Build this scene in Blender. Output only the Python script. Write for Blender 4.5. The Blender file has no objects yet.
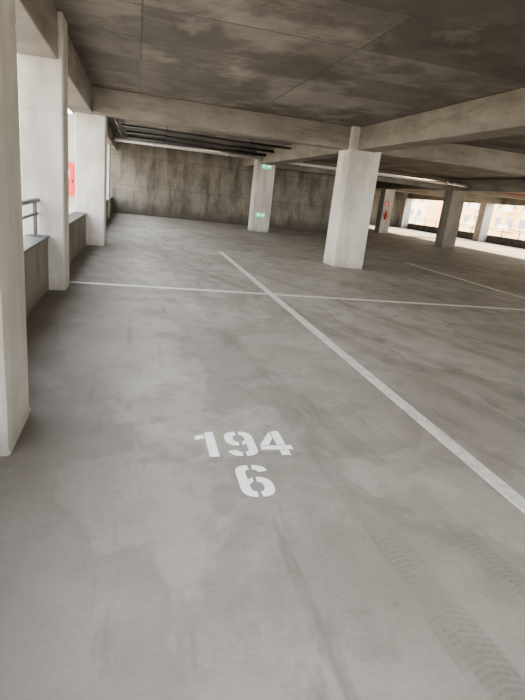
import bpy, bmesh, math, random
from mathutils import Vector, Matrix
random.seed(4)
S=bpy.context.scene
COL=S.collection

# ---------------------------------------------------------------- materials
def mat(name):
    m=bpy.data.materials.new(name); m.use_nodes=True
    nt=m.node_tree; b=nt.nodes["Principled BSDF"]
    return m,nt,b
def N(nt,t,**kw):
    n=nt.nodes.new(t)
    for k,v in kw.items():
        if k.startswith("i_"): n.inputs[k[2:]].default_value=v
        else: setattr(n,k,v)
    return n
def geo_pos(nt,scale=(1,1,1),rot=(0,0,0)):
    g=N(nt,"ShaderNodeNewGeometry"); mp=N(nt,"ShaderNodeMapping")
    mp.inputs["Scale"].default_value=scale; mp.inputs["Rotation"].default_value=rot
    nt.links.new(g.outputs["Position"],mp.inputs["Vector"])
    return mp.outputs["Vector"]
def noise(nt,vec,scale,detail=5,rough=.6,dist=0):
    n=N(nt,"ShaderNodeTexNoise"); n.inputs["Scale"].default_value=scale
    n.inputs["Detail"].default_value=detail; n.inputs["Roughness"].default_value=rough
    n.inputs["Distortion"].default_value=dist
    nt.links.new(vec,n.inputs["Vector"]); return n.outputs["Fac"]
def ramp(nt,fac,stops):
    r=N(nt,"ShaderNodeValToRGB"); e=r.color_ramp.elements
    while len(e)<len(stops): e.new(.5)
    for el,(p,c) in zip(e,stops):
        el.position=p; el.color=(c,c,c,1) if not isinstance(c,tuple) else (*c,1)
    nt.links.new(fac,r.inputs["Fac"]); return r.outputs["Color"]
def mix(nt,a,b,fac,mode="MIX"):
    m=N(nt,"ShaderNodeMix",data_type="RGBA",blend_type=mode)
    for s,v in ((m.inputs[0],fac),(m.inputs[6],a),(m.inputs[7],b)):
        if hasattr(v,"is_output"): nt.links.new(v,s)
        elif isinstance(v,tuple): s.default_value=(*v,1)
        else: s.default_value=v
    return m.outputs[2]
def mth(nt,op,a,b=None,c=None):
    m=N(nt,"ShaderNodeMath",operation=op)
    for i,v in enumerate((a,b,c)):
        if v is None: continue
        if hasattr(v,"is_output"): nt.links.new(v,m.inputs[i])
        else: m.inputs[i].default_value=v
    return m.outputs[0]
def bump(nt,b,h,strength=.3,dist=.01):
    bp=N(nt,"ShaderNodeBump"); bp.inputs["Strength"].default_value=strength; bp.inputs["Distance"].default_value=dist
    nt.links.new(h,bp.inputs["Height"]); nt.links.new(bp.outputs[0],b.inputs["Normal"])
def simple(name,c,rough=.6,metal=0,emit=0):
    m,nt,b=mat(name)
    v=geo_pos(nt); n=noise(nt,v,9,3)
    col=mix(nt,tuple(x*.85 for x in c),tuple(min(1,x*1.12) for x in c),n)
    nt.links.new(col,b.inputs["Base Color"]); b.inputs["Roughness"].default_value=rough; b.inputs["Metallic"].default_value=metal
    if emit:
        b.inputs["Emission Color"].default_value=(*c,1); b.inputs["Emission Strength"].default_value=emit
    return m

def m_floor():
    m,nt,b=mat("floor_concrete"); v=geo_pos(nt)
    n1=noise(nt,v,.45,6,.6,.3); n2=noise(nt,v,2.3,8,.65,.3); n3=noise(nt,v,40,3,.6)
    c=mix(nt,(.235,.214,.182),(.33,.305,.265),ramp(nt,n1,[(.38,0.),(.62,1.)]))
    c=mix(nt,c,(.155,.138,.115),mth(nt,"MULTIPLY",ramp(nt,n2,[(.48,0.),(.70,1.)]),.6))
    # soft-edged dried water marks: one-sided fade from the tide line
    vs=geo_pos(nt,(1,.6,1)); st=noise(nt,vs,.55,5,.5,.4)
    side=ramp(nt,st,[(.42,0.),(.495,1.),(.505,0.)])
    c=mix(nt,c,(.14,.123,.10),mth(nt,"MULTIPLY",side,.42))
    sc=noise(nt,geo_pos(nt,(1,1,1),(0,0,.5)),1.0,9,.7,.6)
    c=mix(nt,c,(.45,.425,.385),mth(nt,"MULTIPLY",ramp(nt,sc,[(.54,0.),(.70,1.)]),.5))
    s2=noise(nt,geo_pos(nt,(3,.35,1),(0,0,.9)),1.6,7,.6,.2)
    c=mix(nt,c,(.09,.079,.065),mth(nt,"MULTIPLY",ramp(nt,s2,[(.60,0.),(.70,1.)]),.6))
    s3=noise(nt,geo_pos(nt,(2.2,.5,1),(0,0,-.5)),2.1,7,.65,.2)
    c=mix(nt,c,(.10,.088,.072),mth(nt,"MULTIPLY",ramp(nt,s3,[(.62,0.),(.70,1.)]),.5))
    sx=N(nt,"ShaderNodeSeparateXYZ"); nt.links.new(v,sx.inputs[0]); X,Y=sx.outputs[0],sx.outputs[1]
    for (a,k,q,w,s) in ((1.33,-.06,0.,.085,.5),(1.86,-.12,.012,.08,.45),(.55,.25,.02,.09,.2),(3.3,-.10,.012,.1,.6),(4.1,-.12,.02,.1,.6),(5.0,-.15,.012,.1,.6),(6.9,-.1,.006,.11,.55),(.2,.12,-.01,.1,.25)):
        u=mth(nt,"SUBTRACT",X,mth(nt,"ADD",mth(nt,"MULTIPLY",Y,k),a))
        u=mth(nt,"ADD",u,mth(nt,"MULTIPLY",mth(nt,"MULTIPLY",Y,Y),q))
        au=mth(nt,"ABSOLUTE",u)
        band=ramp(nt,mth(nt,"DIVIDE",au,w*1.2),[(.75,1.),(1.,0.)])
        tr=mth(nt,"SINE",mth(nt,"ADD",mth(nt,"MULTIPLY",Y,210.),mth(nt,"MULTIPLY",au,60.)))
        rib=mth(nt,"LESS_THAN",mth(nt,"FRACT",mth(nt,"MULTIPLY",au,34.)),.8)
        tr=mth(nt,"MULTIPLY",mth(nt,"GREATER_THAN",tr,-.1),rib)
        tr=mth(nt,"ADD",mth(nt,"MULTIPLY",tr,.6),.35)
        tr=mth(nt,"MULTIPLY",mth(nt,"MULTIPLY",tr,band),ramp(nt,noise(nt,v,1.7,5),[(.38,0.1),(.55,1.)]))
        c=mix(nt,c,(.12,.105,.09),mth(nt,"MULTIPLY",tr,s))
    left_shade=ramp(nt,mth(nt,"ADD",X,mth(nt,"MULTIPLY",n2,.9)),[(0.,1.),(.65,0.)])  # soft shade beside the left columns, painted into the floor colour
    c=mix(nt,c,(.10,.088,.073),mth(nt,"MULTIPLY",left_shade,.6))
    n5=noise(nt,v,7,8,.8)
    c=mix(nt,c,(.12,.105,.088),mth(nt,"MULTIPLY",ramp(nt,n5,[(.58,0.),(.68,1.)]),.5))
    c=mix(nt,c,mix(nt,(.75,.75,.75),(1.15,1.15,1.15),n3),.7,"MULTIPLY")
    nt.links.new(c,b.inputs["Base Color"])
    nt.links.new(ramp(nt,n2,[(.3,.62),(.7,.8)]),b.inputs["Roughness"])
    b.inputs["Specular IOR Level"].default_value=.3
    bump(nt,b,n3,.15,.004)
    return m
def m_ceiling():
    m,nt,b=mat("ceiling_board_formed_concrete"); v=geo_pos(nt,(1,1,1),(0,0,0))
    br=N(nt,"ShaderNodeTexBrick"); nt.links.new(v,br.inputs["Vector"])
    br.inputs["Scale"].default_value=1; br.inputs["Brick Width"].default_value=2.5; br.inputs["Row Height"].default_value=1.25
    br.inputs["Mortar Size"].default_value=.016; br.inputs["Mortar Smooth"].default_value=.3; br.offset=0
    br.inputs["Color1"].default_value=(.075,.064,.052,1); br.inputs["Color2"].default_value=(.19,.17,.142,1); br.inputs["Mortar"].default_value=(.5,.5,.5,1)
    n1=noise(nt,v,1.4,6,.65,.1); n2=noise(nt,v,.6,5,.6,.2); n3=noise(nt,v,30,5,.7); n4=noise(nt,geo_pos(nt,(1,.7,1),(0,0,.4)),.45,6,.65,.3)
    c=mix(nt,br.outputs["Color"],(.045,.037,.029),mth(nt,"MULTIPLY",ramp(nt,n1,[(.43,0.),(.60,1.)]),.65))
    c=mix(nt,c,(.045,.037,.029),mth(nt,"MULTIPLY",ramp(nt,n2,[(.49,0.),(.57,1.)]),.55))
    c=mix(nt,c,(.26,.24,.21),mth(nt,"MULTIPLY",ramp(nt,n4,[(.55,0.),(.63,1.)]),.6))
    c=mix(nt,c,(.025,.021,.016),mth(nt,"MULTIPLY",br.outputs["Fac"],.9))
    sx=N(nt,"ShaderNodeSeparateXYZ"); nt.links.new(v,sx.inputs[0])
    pl=mth(nt,"LESS_THAN",mth(nt,"FRACT",mth(nt,"MULTIPLY",sx.outputs[1],4.)),.05)
    c=mix(nt,c,(.035,.03,.023),mth(nt,"MULTIPLY",mth(nt,"MULTIPLY",pl,n1),.8))
    c=mix(nt,c,mix(nt,(.6,.6,.6),(1.3,1.3,1.3),n3),.75,"MULTIPLY")
    nt.links.new(c,b.inputs["Base Color"]); b.inputs["Roughness"].default_value=.85
    bump(nt,b,n3,.3,.006); return m
def m_conc(name,a,bb,dark,streak=(1,1,1),amt=.5,seam=None,lowband=0):
    m,nt,b=mat(name); v=geo_pos(nt)
    n1=noise(nt,v,1.1,7,.65,.2); n2=noise(nt,geo_pos(nt,streak),2.0,6,.65,.1); n3=noise(nt,v,25,5,.7)
    c=mix(nt,a,bb,ramp(nt,n1,[(.3,0.),(.7,1.)]))
    c=mix(nt,c,dark,mth(nt,"MULTIPLY",ramp(nt,n2,[(.45,0.),(.65,1.)]),amt))
    sx=N(nt,"ShaderNodeSeparateXYZ"); nt.links.new(v,sx.inputs[0])
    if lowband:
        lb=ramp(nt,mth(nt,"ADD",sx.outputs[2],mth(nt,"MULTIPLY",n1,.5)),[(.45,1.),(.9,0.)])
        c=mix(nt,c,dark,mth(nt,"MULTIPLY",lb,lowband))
    if seam:
        for o,per in ((sx.outputs[2],seam[1]),(mth(nt,"ADD",sx.outputs[0],sx.outputs[1]),seam[0])):
            f=mth(nt,"FRACT",mth(nt,"DIVIDE",o,per)); l=mth(nt,"LESS_THAN",f,.02/per)
            c=mix(nt,c,dark,mth(nt,"MULTIPLY",l,.8))
    vo=N(nt,"ShaderNodeTexVoronoi"); vo.inputs["Scale"].default_value=9; nt.links.new(v,vo.inputs["Vector"])
    sp=ramp(nt,vo.outputs["Distance"],[(.05,1.),(.08,0.)])
    c=mix(nt,c,dark,mth(nt,"MULTIPLY",sp,.6))
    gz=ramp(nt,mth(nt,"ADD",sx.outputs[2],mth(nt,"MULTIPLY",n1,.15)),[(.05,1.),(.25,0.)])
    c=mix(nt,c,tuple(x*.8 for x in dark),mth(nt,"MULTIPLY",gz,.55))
    c=mix(nt,c,mix(nt,(.75,.75,.75),(1.15,1.15,1.15),n3),.6,"MULTIPLY")
    nt.links.new(c,b.inputs["Base Color"]); b.inputs["Roughness"].default_value=.8
    bump(nt,b,n3,.35,.008); return m
M_FLOOR=m_floor(); M_CEIL=m_ceiling()
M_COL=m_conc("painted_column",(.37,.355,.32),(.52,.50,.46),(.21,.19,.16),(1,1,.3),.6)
M_COLN=m_conc("shaded_column",(.27,.258,.232),(.38,.365,.335),(.15,.138,.115),(1,1,.3),.6)  # darker column colour, shade on the near left columns painted in
M_COLD=m_conc("backlit_column",(.13,.118,.098),(.20,.183,.157),(.08,.07,.057),(1,1,.3),.5)  # column colour darkened to paint in its backlit shade
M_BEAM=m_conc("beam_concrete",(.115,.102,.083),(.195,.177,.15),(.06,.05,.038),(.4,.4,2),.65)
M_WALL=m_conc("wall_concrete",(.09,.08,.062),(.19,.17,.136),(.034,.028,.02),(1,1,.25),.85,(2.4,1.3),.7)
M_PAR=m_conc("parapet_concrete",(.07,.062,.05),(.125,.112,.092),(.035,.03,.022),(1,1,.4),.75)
M_DARK=simple("dark_metal",(.03,.032,.035),.4,.6)
M_COPE=simple("parapet_coping",(.04,.04,.038),.6)
M_GALV=simple("galvanised_pipe",(.62,.62,.60),.4,.3)
M_RED=simple("red_enamel",(.60,.02,.015),.4)
M_REDP=simple("dull_red_pipe",(.28,.05,.035),.6)
M_BLK=simple("black_rubber",(.02,.02,.02),.5)
M_WHT=simple("white_enamel",(.8,.8,.78),.5)
M_GRN=simple("green_sign",(.02,.55,.22),.4,0,1.2)
M_SIGNW=simple("sign_white",(.8,.9,.85),.4,0,1.5)
def m_paint():
    m,nt,b=mat("floor_paint"); v=geo_pos(nt)
    n=noise(nt,v,22,7,.75); n2=noise(nt,v,2.,5)
    c=mix(nt,(.93,.93,.90),(.62,.60,.56),mth(nt,"MULTIPLY",ramp(nt,n,[(.52,0.),(.72,1.)]),ramp(nt,n2,[(.3,.3),(.7,1.)])))
    nt.links.new(c,b.inputs["Base Color"]); b.inputs["Roughness"].default_value=.6; return m
M_PAINT=m_paint()
def m_paint2():
    m,nt,b=mat("floor_line_paint"); v=geo_pos(nt)
    n=noise(nt,v,12,8,.8); 
    c=mix(nt,(.62,.60,.55),(.36,.335,.295),ramp(nt,n,[(.46,0.),(.64,1.)]))
    nt.links.new(c,b.inputs["Base Color"]); b.inputs["Roughness"].default_value=.6; return m
M_LINE=m_paint2()
M_FAC=simple("facade_render",(.90,.56,.20),.8)  # beige facades, with warm sunlight put into their colours
M_FAC2=simple("facade_render_pale",(.88,.70,.42),.8)
M_FACW=simple("facade_white",(.90,.80,.62),.8)
M_GLASS=simple("facade_glass",(.22,.20,.17),.2)
M_OUT=simple("outside_ground",(.40,.35,.27),.9)

# ---------------------------------------------------------------- mesh helpers
def add_box(bm,x0,x1,y0,y1,z0,z1,mi=0,bev=0):
    r=bmesh.ops.create_cube(bm,size=1)
    vs=r["verts"]
    for v in vs:
        v.co=Vector(((x0+x1)/2+v.co.x*(x1-x0),(y0+y1)/2+v.co.y*(y1-y0),(z0+z1)/2+v.co.z*(z1-z0)))
    fs=set(f for v in vs for f in v.link_faces)
    for f in fs: f.material_index=mi
    if bev:
        es=list(set(e for v in vs for e in v.link_edges))
        bmesh.ops.bevel(bm,geom=es,offset=bev,segments=2,profile=.5,affect="EDGES",clamp_overlap=True)
def add_cyl(bm,p,q,r,mi=0,seg=14,r2=None):
    p=Vector(p);q=Vector(q);d=q-p
    M=Matrix.Translation((p+q)/2)@d.to_track_quat("Z","Y").to_matrix().to_4x4()
    g=bmesh.ops.create_cone(bm,cap_ends=True,segments=seg,radius1=r,radius2=r if r2 is None else r2,depth=d.length,matrix=M)
    for f in set(f for v in g["verts"] for f in v.link_faces):
        f.material_index=mi
        if len(f.verts)==4: f.smooth=True
def obj(name,bm,mats,parent=None):
    me=bpy.data.meshes.new(name); bm.to_mesh(me); bm.free()
    for m in mats: me.materials.append(m)
    o=bpy.data.objects.new(name,me); COL.objects.link(o)
    if parent: o.parent=parent
    return o
def boxobj(name,b,m,bev=0):
    bm=bmesh.new(); add_box(bm,*b,0,bev); return obj(name,bm,[m])

H=3.28; BB=2.78
# ---------------------------------------------------------------- shell
boxobj("floor",(-1.45,26.2,-7,47,-.3,0),M_FLOOR)
boxobj("ceiling",(-1.7,26.4,-7.2,47.2,H,H+.35),M_CEIL)
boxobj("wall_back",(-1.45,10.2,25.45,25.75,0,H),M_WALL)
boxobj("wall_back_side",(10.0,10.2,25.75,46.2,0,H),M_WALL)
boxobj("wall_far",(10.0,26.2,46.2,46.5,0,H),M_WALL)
def parapet(name,x0,x1,y0,y1,h):
    bm=bmesh.new(); add_box(bm,x0,x1,y0,y1,0,h,0,.012); add_box(bm,x0-.02,x1+.02,y0,y1,h,h+.035,1,.006)
    return obj(name,bm,[M_PAR,M_COPE])
for i,(a,b_) in enumerate(((-6.5,2.64),(3.26,7.05),(7.56,12.24),(12.96,21.39),(22.11,25.44))):
    parapet("wall_left_parapet" if i==0 else "wall_left_parapet.%03d"%i,-1.33,-1.10,a,b_,.68)
def railing(name,x,y0,y1,z0,z1,n):
    bm=bmesh.new()
    add_box(bm,x-.035,x+.035,y0,y1,z1-.045,z1,0,.008)
    add_box(bm,x-.015,x+.015,y0,y1,z1-.2,z1-.17,0,.004)
    for i in range(n+1):
        y=y0+.15+(y1-y0-.3)*i/n
        add_box(bm,x-.02,x+.02,y-.025,y+.025,z0,z1-.03,0,.004)
        add_box(bm,x-.05,x+.05,y-.06,y+.06,z0,z0+.012,0)
    return obj(name,bm,[M_DARK])
railing("parapet_railing",-1.22,3.27,7.04,.715,1.17,3)
railing("parapet_railing",-1.22,-6.4,2.6,.715,1.17,6)

# ---------------------------------------------------------------- columns
def column(x0,x1,y0,y1,h=H,m=M_COL):
    bm=bmesh.new()
    c=.018
    def ring(z,e=0):
        X0,X1,Y0,Y1=x0-e,x1+e,y0-e,y1+e
        return [bm.verts.new(p) for p in ((X0+c,Y0,z),(X1-c,Y0,z),(X1,Y0+c,z),(X1,Y1-c,z),(X1-c,Y1,z),(X0+c,Y1,z),(X0,Y1-c,z),(X0,Y0+c,z))]
    zs=[(0,.012),(.02,.006),(.035,0),(2.20,0),(2.205,-.005),(2.215,-.005),(2.22,0),(h,0)]
    rs=[ring(z,e) for z,e in zs]
    for a,b in zip(rs,rs[1:]):
        for i in range(8): bm.faces.new((a[i],a[(i+1)%8],b[(i+1)%8],b[i]))
    bm.faces.new(rs[0][::-1]); bm.faces.new(rs[-1])
    return obj("concrete_column",bm,[m])
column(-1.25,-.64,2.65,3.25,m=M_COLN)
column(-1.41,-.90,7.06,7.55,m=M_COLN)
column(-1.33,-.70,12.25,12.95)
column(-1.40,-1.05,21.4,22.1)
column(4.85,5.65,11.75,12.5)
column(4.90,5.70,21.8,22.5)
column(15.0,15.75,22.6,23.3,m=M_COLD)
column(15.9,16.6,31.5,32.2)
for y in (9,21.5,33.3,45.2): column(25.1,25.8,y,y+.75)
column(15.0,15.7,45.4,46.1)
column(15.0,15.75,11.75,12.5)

# ---------------------------------------------------------------- beams
def beam(b):
    boxobj("ceiling_beam",b,M_BEAM,.015)
beam((-1.42,-.95,-7,25.45,BB,H))
beam((-.95,5.02,11.9,12.35,BB,H))
beam((5.02,5.5,-7,25.45,BB,H))
beam((5.5,25.2,11.9,12.35,BB,H))
beam((-.95,5.02,22.0,22.4,2.98,H))
beam((5.5,25.2,22.7,23.2,BB,H))
beam((10.2,25.2,31.7,32.1,BB,H))
beam((15.1,15.6,-7,46.1,BB+.001,H))
beam((25.2,25.75,-7,46.1,BB,H))

bm=bmesh.new(); add_box(bm,25.82,26.0,-7,46.2,0,.55,0,.01); obj("wall_right_parapet",bm,[M_PAR])
railing("parapet_railing",25.9,-6.9,46.1,.55,1.1,30)

# ---------------------------------------------------------------- pipes
def pipe(name,pts,r,m,br=None):
    bm=bmesh.new()
    for p,q in zip(pts,pts[1:]): add_cyl(bm,p,q,r,0)
    L=(Vector(pts[1])-Vector(pts[0])); n=int(L.length/2)
    for i in range(n):
        p=Vector(pts[0])+L*((i+.5)/n)
        d=L.normalized()*.03
        add_cyl(bm,p-d,p+d,r*1.35,0)
        add_cyl(bm,p,(p.x,p.y,H-.002),.008,1,6)
    return obj(name,bm,[m,M_DARK])
pipe("ceiling_drain_pipe",[(-.9,21.5,2.98),(4.98,21.5,2.98)],.06,M_GALV)
pipe("ceiling_drain_pipe",[(5.55,21.5,2.98),(15.05,21.5,2.98)],.06,M_GALV)
pipe("sprinkler_pipe",[(15.65,21.1,2.86),(25,21.1,2.86)],.03,M_REDP)
pipe("conduit_pipe",[(-.5,17,3.1),(4.9,17,3.1)],.035,M_DARK)
pipe("conduit_pipe",[(-.4,19.2,3.12),(4.9,19.2,3.12)],.05,M_DARK)
pipe("conduit_pipe",[(-.4,20.4,3.05),(4.9,20.4,3.05)],.06,M_DARK)
pipe("conduit_pipe",[(-.62,12.5,3.1),(-.62,21.3,3.1)],.03,M_DARK)

# ---------------------------------------------------------------- signs
def exit_sign(x,y,z,w=.42,h=.2):
    bm=bmesh.new()
    add_box(bm,x,x+w,y-.05,y,z,z+h,0,.008)
    add_box(bm,x+.06,x+.10,y-.056,y-.05,z+.05,z+.15,1); add_cyl(bm,(x+.09,y-.057,z+.165),(x+.09,y-.05,z+.165),.018,1,10)
    add_box(bm,x+.20,x+.32,y-.056,y-.05,z+.09,z+.11,1)
    v=[bm.verts.new(p) for p in ((x+.31,y-.056,z+.05),(x+.38,y-.056,z+.10),(x+.31,y-.056,z+.15))]
    f=bm.faces.new(v); f.material_index=1
    return obj("emergency_exit_sign",bm,[M_GRN,M_SIGNW])
exit_sign(5.1,21.79,2.62)
exit_sign(5.05,21.79,.62,.36,.16)
def fire_cabinet(x,y,z,w,h,d=.12):
    bm=bmesh.new()
    add_box(bm,x,x+w,y-d,y,z,z+h,0,.01)
    add_box(bm,x+.04,x+w-.04,y-d-.012,y-d,z+.05,z+h-.05,0,.005)
    add_box(bm,x+w*.3,x+w*.7,y-d-.018,y-d-.01,z+h*.55,z+h*.8,1)
    add_cyl(bm,(x+w-.07,y-d-.02,z+h*.4),(x+w-.07,y-d-.02,z+h*.5),.012,2)
    return obj("fire_hose_cabinet",bm,[M_RED,M_WHT,M_BLK])
boxobj("wall_left_pier",(-2.6,-1.345,12.7,12.9,0,BB),M_COL,.01)
fire_cabinet(-1.8,12.69,1.05,.45,.7)
fire_cabinet(14.2,46.19,.9,.6,.9)
fire_cabinet(19.0,46.19,.5,.9,1.7)
def extinguisher(x,y,z):
    bm=bmesh.new()
    add_cyl(bm,(x,y,z),(x,y,z+.42),.085,0,20); add_cyl(bm,(x,y,z+.42),(x,y,z+.5),.085,0,20,.03)
    add_cyl(bm,(x,y,z+.5),(x,y,z+.56),.025,1); add_box(bm,x-.02,x+.12,y-.012,y+.012,z+.55,z+.575,1)
    add_cyl(bm,(x+.03,y,z+.53),(x+.11,y,z+.3),.012,1,8); add_cyl(bm,(x+.11,y,z+.3),(x+.1,y,z+.12),.014,1,8)
    add_box(bm,x-.05,x+.05,y+.08,y+.2,z+.2,z+.26,1)
    return obj("fire_extinguisher",bm,[M_RED,M_BLK])
extinguisher(16.1,31.29,.9)
bm=bmesh.new(); add_box(bm,15.98,16.28,31.47,31.49,1.75,2.05,0,.003); add_box(bm,16.08,16.16,31.465,31.47,1.8,1.98,1)
obj("fire_extinguisher_sign",bm,[M_RED,M_WHT])

# ---------------------------------------------------------------- floor markings
boxobj("parking_bay_line",(2.11,2.22,-6,13.0,0,.003),M_LINE)
boxobj("parking_bay_line",(-1.08,14.5,7.62,7.72,0,.0025),M_LINE)
boxobj("parking_bay_line",(8.2,8.3,7.72,14.2,0,.003),M_LINE)
def band(bm,outer,inner,z=.004):
    vo=[bm.verts.new((x,y,z)) for x,y in outer]; vi=[bm.verts.new((x,y,z)) for x,y in inner]
    for i in range(len(vo)-1): bm.faces.new((vo[i],vo[i+1],vi[i+1],vi[i]))
def poly(bm,pts,z=.004):
    bm.faces.new([bm.verts.new((x,y,z)) for x,y in pts])
def sup(cx,cy,rx,ry,a0,a1,n=18,e=.75):
    out=[]
    for i in range(n+1):
        a=math.radians(a0+(a1-a0)*i/n); c,s=math.cos(a),math.sin(a)
        out.append((cx+rx*math.copysign(abs(c)**e,c),cy+ry*math.copysign(abs(s)**e,s)))
    return out
def six(bm,x,y,w,h,flip=False,t=.056):
    T=lambda p:(x+w/2-p[0],y+h-p[1]) if flip else (x+w/2+p[0],y+p[1])
    R=w/2; r=R-t; lh=.30*h; lr=lh-.048
    B=lambda o,i:band(bm,[T(p) for p in o],[T(p) for p in i])
    g=4
    B(sup(0,lh,R,lh,-90+g,90-g),sup(0,lh,r,lr,-90+g*2,90-g*2))
    uh=.27*h; uy=h-uh
    o=sup(0,lh,R,lh,270-g,180,12)+sup(0,uy,R,uh,180,90+g,12)
    i=sup(0,lh,r,lr,270-g*2,180,12)+sup(0,uy,r,uh-.048,180,90+g*2,12)
    B(o,i)
    B(sup(0,uy,R,uh,90-g,8,10),sup(0,uy,r,uh-.048,90-g*2,8,10))
    o=[(-r+.001,lh*2-.024),(-.008,lh*2)]; i=[(-r+.001,lh*2-.071),(-.010,lh*2-.048)]
    B(o,i)
bm=bmesh.new()
y0=2.57;h=.315
poly(bm,[(.466,y0),(.525,y0),(.525,y0+h),(.478,y0+h),(.466,y0+h-.025)])
poly(bm,[(.400,y0+h-.11),(.459,y0+h-.085),(.459,y0+h-.03),(.400,y0+h-.055)])
six(bm,.588,y0,.185,h,True)
x=.80
poly(bm,[(x+.112,y0),(x+.170,y0),(x+.170,y0+.062),(x+.112,y0+.062)])
poly(bm,[(x+.112,y0+.126),(x+.170,y0+.126),(x+.170,y0+h),(x+.123,y0+h),(x+.112,y0+h-.02)])
poly(bm,[(x,y0+.068),(x+.205,y0+.068),(x+.205,y0+.12),(x,y0+.12)])
poly(bm,[(x,y0+.126),(x+.06,y0+.126),(x+.105,y0+h-.10),(x+.105,y0+h-.005)])
six(bm,.585,2.15,.188,.315)
bm.normal_update()
for f in bm.faces:
    if f.normal.z<0: f.normal_flip()
obj("stencilled_bay_number",bm,[M_PAINT])

# ---------------------------------------------------------------- outside
boxobj("outside_ground",(-120,200,-120,200,-7.3,-7),M_OUT)
def building(x0,y0,y1,top,m,bay,off):
    bm=bmesh.new()
    add_box(bm,x0,x0+12,y0,y1,-7,top,0)
    add_box(bm,x0-.3,x0+12.3,y0-.3,y1+.3,top,top+.35,1)
    fl=int((top+6)/3.1)
    for k in range(fl):
        z=-6+k*3.1
        n=int((y1-y0-2)/bay)
        for i in range(n):
            y=y0+1.2+i*bay
            add_box(bm,x0-.06,x0+.02,y,y+bay*.55,z+.6,z+2.3,1)
            w=bay*.55/2
            add_box(bm,x0-.08,x0-.05,y+.08,y+w-.05,z+.7,z+2.2,2); add_box(bm,x0-.08,x0-.05,y+w+.05,y+2*w-.08,z+.7,z+2.2,2)
            if i%3==off:
                add_box(bm,x0-1.1,x0,y-.2,y+bay*.75,z+.1,z+.25,1)
                add_box(bm,x0-1.1,x0-1.05,y-.2,y+bay*.75,z+.25,z+1.1,1)
    obj("apartment_building",bm,[m,M_FACW,M_GLASS])
building(58,-10,62,8.5,M_FAC2,3.4,1)
building(62,64,96,9.,M_FAC,3.0,0)
building(60,99,160,8,M_FAC2,3.6,2)

# ---------------------------------------------------------------- light
w=bpy.data.worlds.new("World"); S.world=w; w.use_nodes=True; nt=w.node_tree
bg=nt.nodes["Background"]
tc=N(nt,"ShaderNodeTexCoord"); sx=N(nt,"ShaderNodeSeparateXYZ"); nt.links.new(tc.outputs["Generated"],sx.inputs[0])
r=ramp(nt,sx.outputs[2],[(0.,(1.,.95,.87)),(.6,(.86,.91,1.))])
nt.links.new(r,bg.inputs["Color"]); bg.inputs["Strength"].default_value=14.5
sl=bpy.data.lights.new("sun","SUN"); sl.energy=75; sl.color=(1,.74,.42); sl.angle=math.radians(1)
so=bpy.data.objects.new("sun",sl); COL.objects.link(so)
so.rotation_euler=Vector((-.85,-.35,-.30)).to_track_quat("-Z","Y").to_euler(); so.location=(40,40,30)
def portal(name,loc,rot,sx_,sy_):
    l=bpy.data.lights.new(name,"AREA"); l.shape="RECTANGLE"; l.size=sx_; l.size_y=sy_; l.energy=1
    l.cycles.is_portal=True
    o=bpy.data.objects.new(name,l); COL.objects.link(o); o.location=loc; o.rotation_euler=rot
portal("skylight_portal",(-1.5,9,1.7),(0,-math.pi/2,0),2.4,33)
portal("skylight_portal",(26.1,20,1.7),(0,math.pi/2,0),3,54)
portal("skylight_portal",(12,-7.1,1.6),(math.pi/2,0,0),28,3.2)

# ---------------------------------------------------------------- camera
cd=bpy.data.cameras.new("camera"); cam=bpy.data.objects.new("camera",cd); COL.objects.link(cam); S.camera=cam
yaw,pitch,roll=[math.radians(a) for a in (15.485,17.158,6.45)]
F=Vector((math.sin(yaw)*math.cos(pitch),math.cos(yaw)*math.cos(pitch),-math.sin(pitch)))
R=Vector((math.cos(yaw),-math.sin(yaw),0)); U=R.cross(F)
R2=R*math.cos(roll)+U*math.sin(roll); U2=U*math.cos(roll)-R*math.sin(roll)
M=Matrix((R2,U2,-F)).transposed().to_4x4(); M.translation=(0,0,1.5); cam.matrix_world=M
cd.sensor_fit="VERTICAL"; cd.sensor_height=36; cd.lens=495/700*36; cd.clip_end=500; cd.clip_start=.02
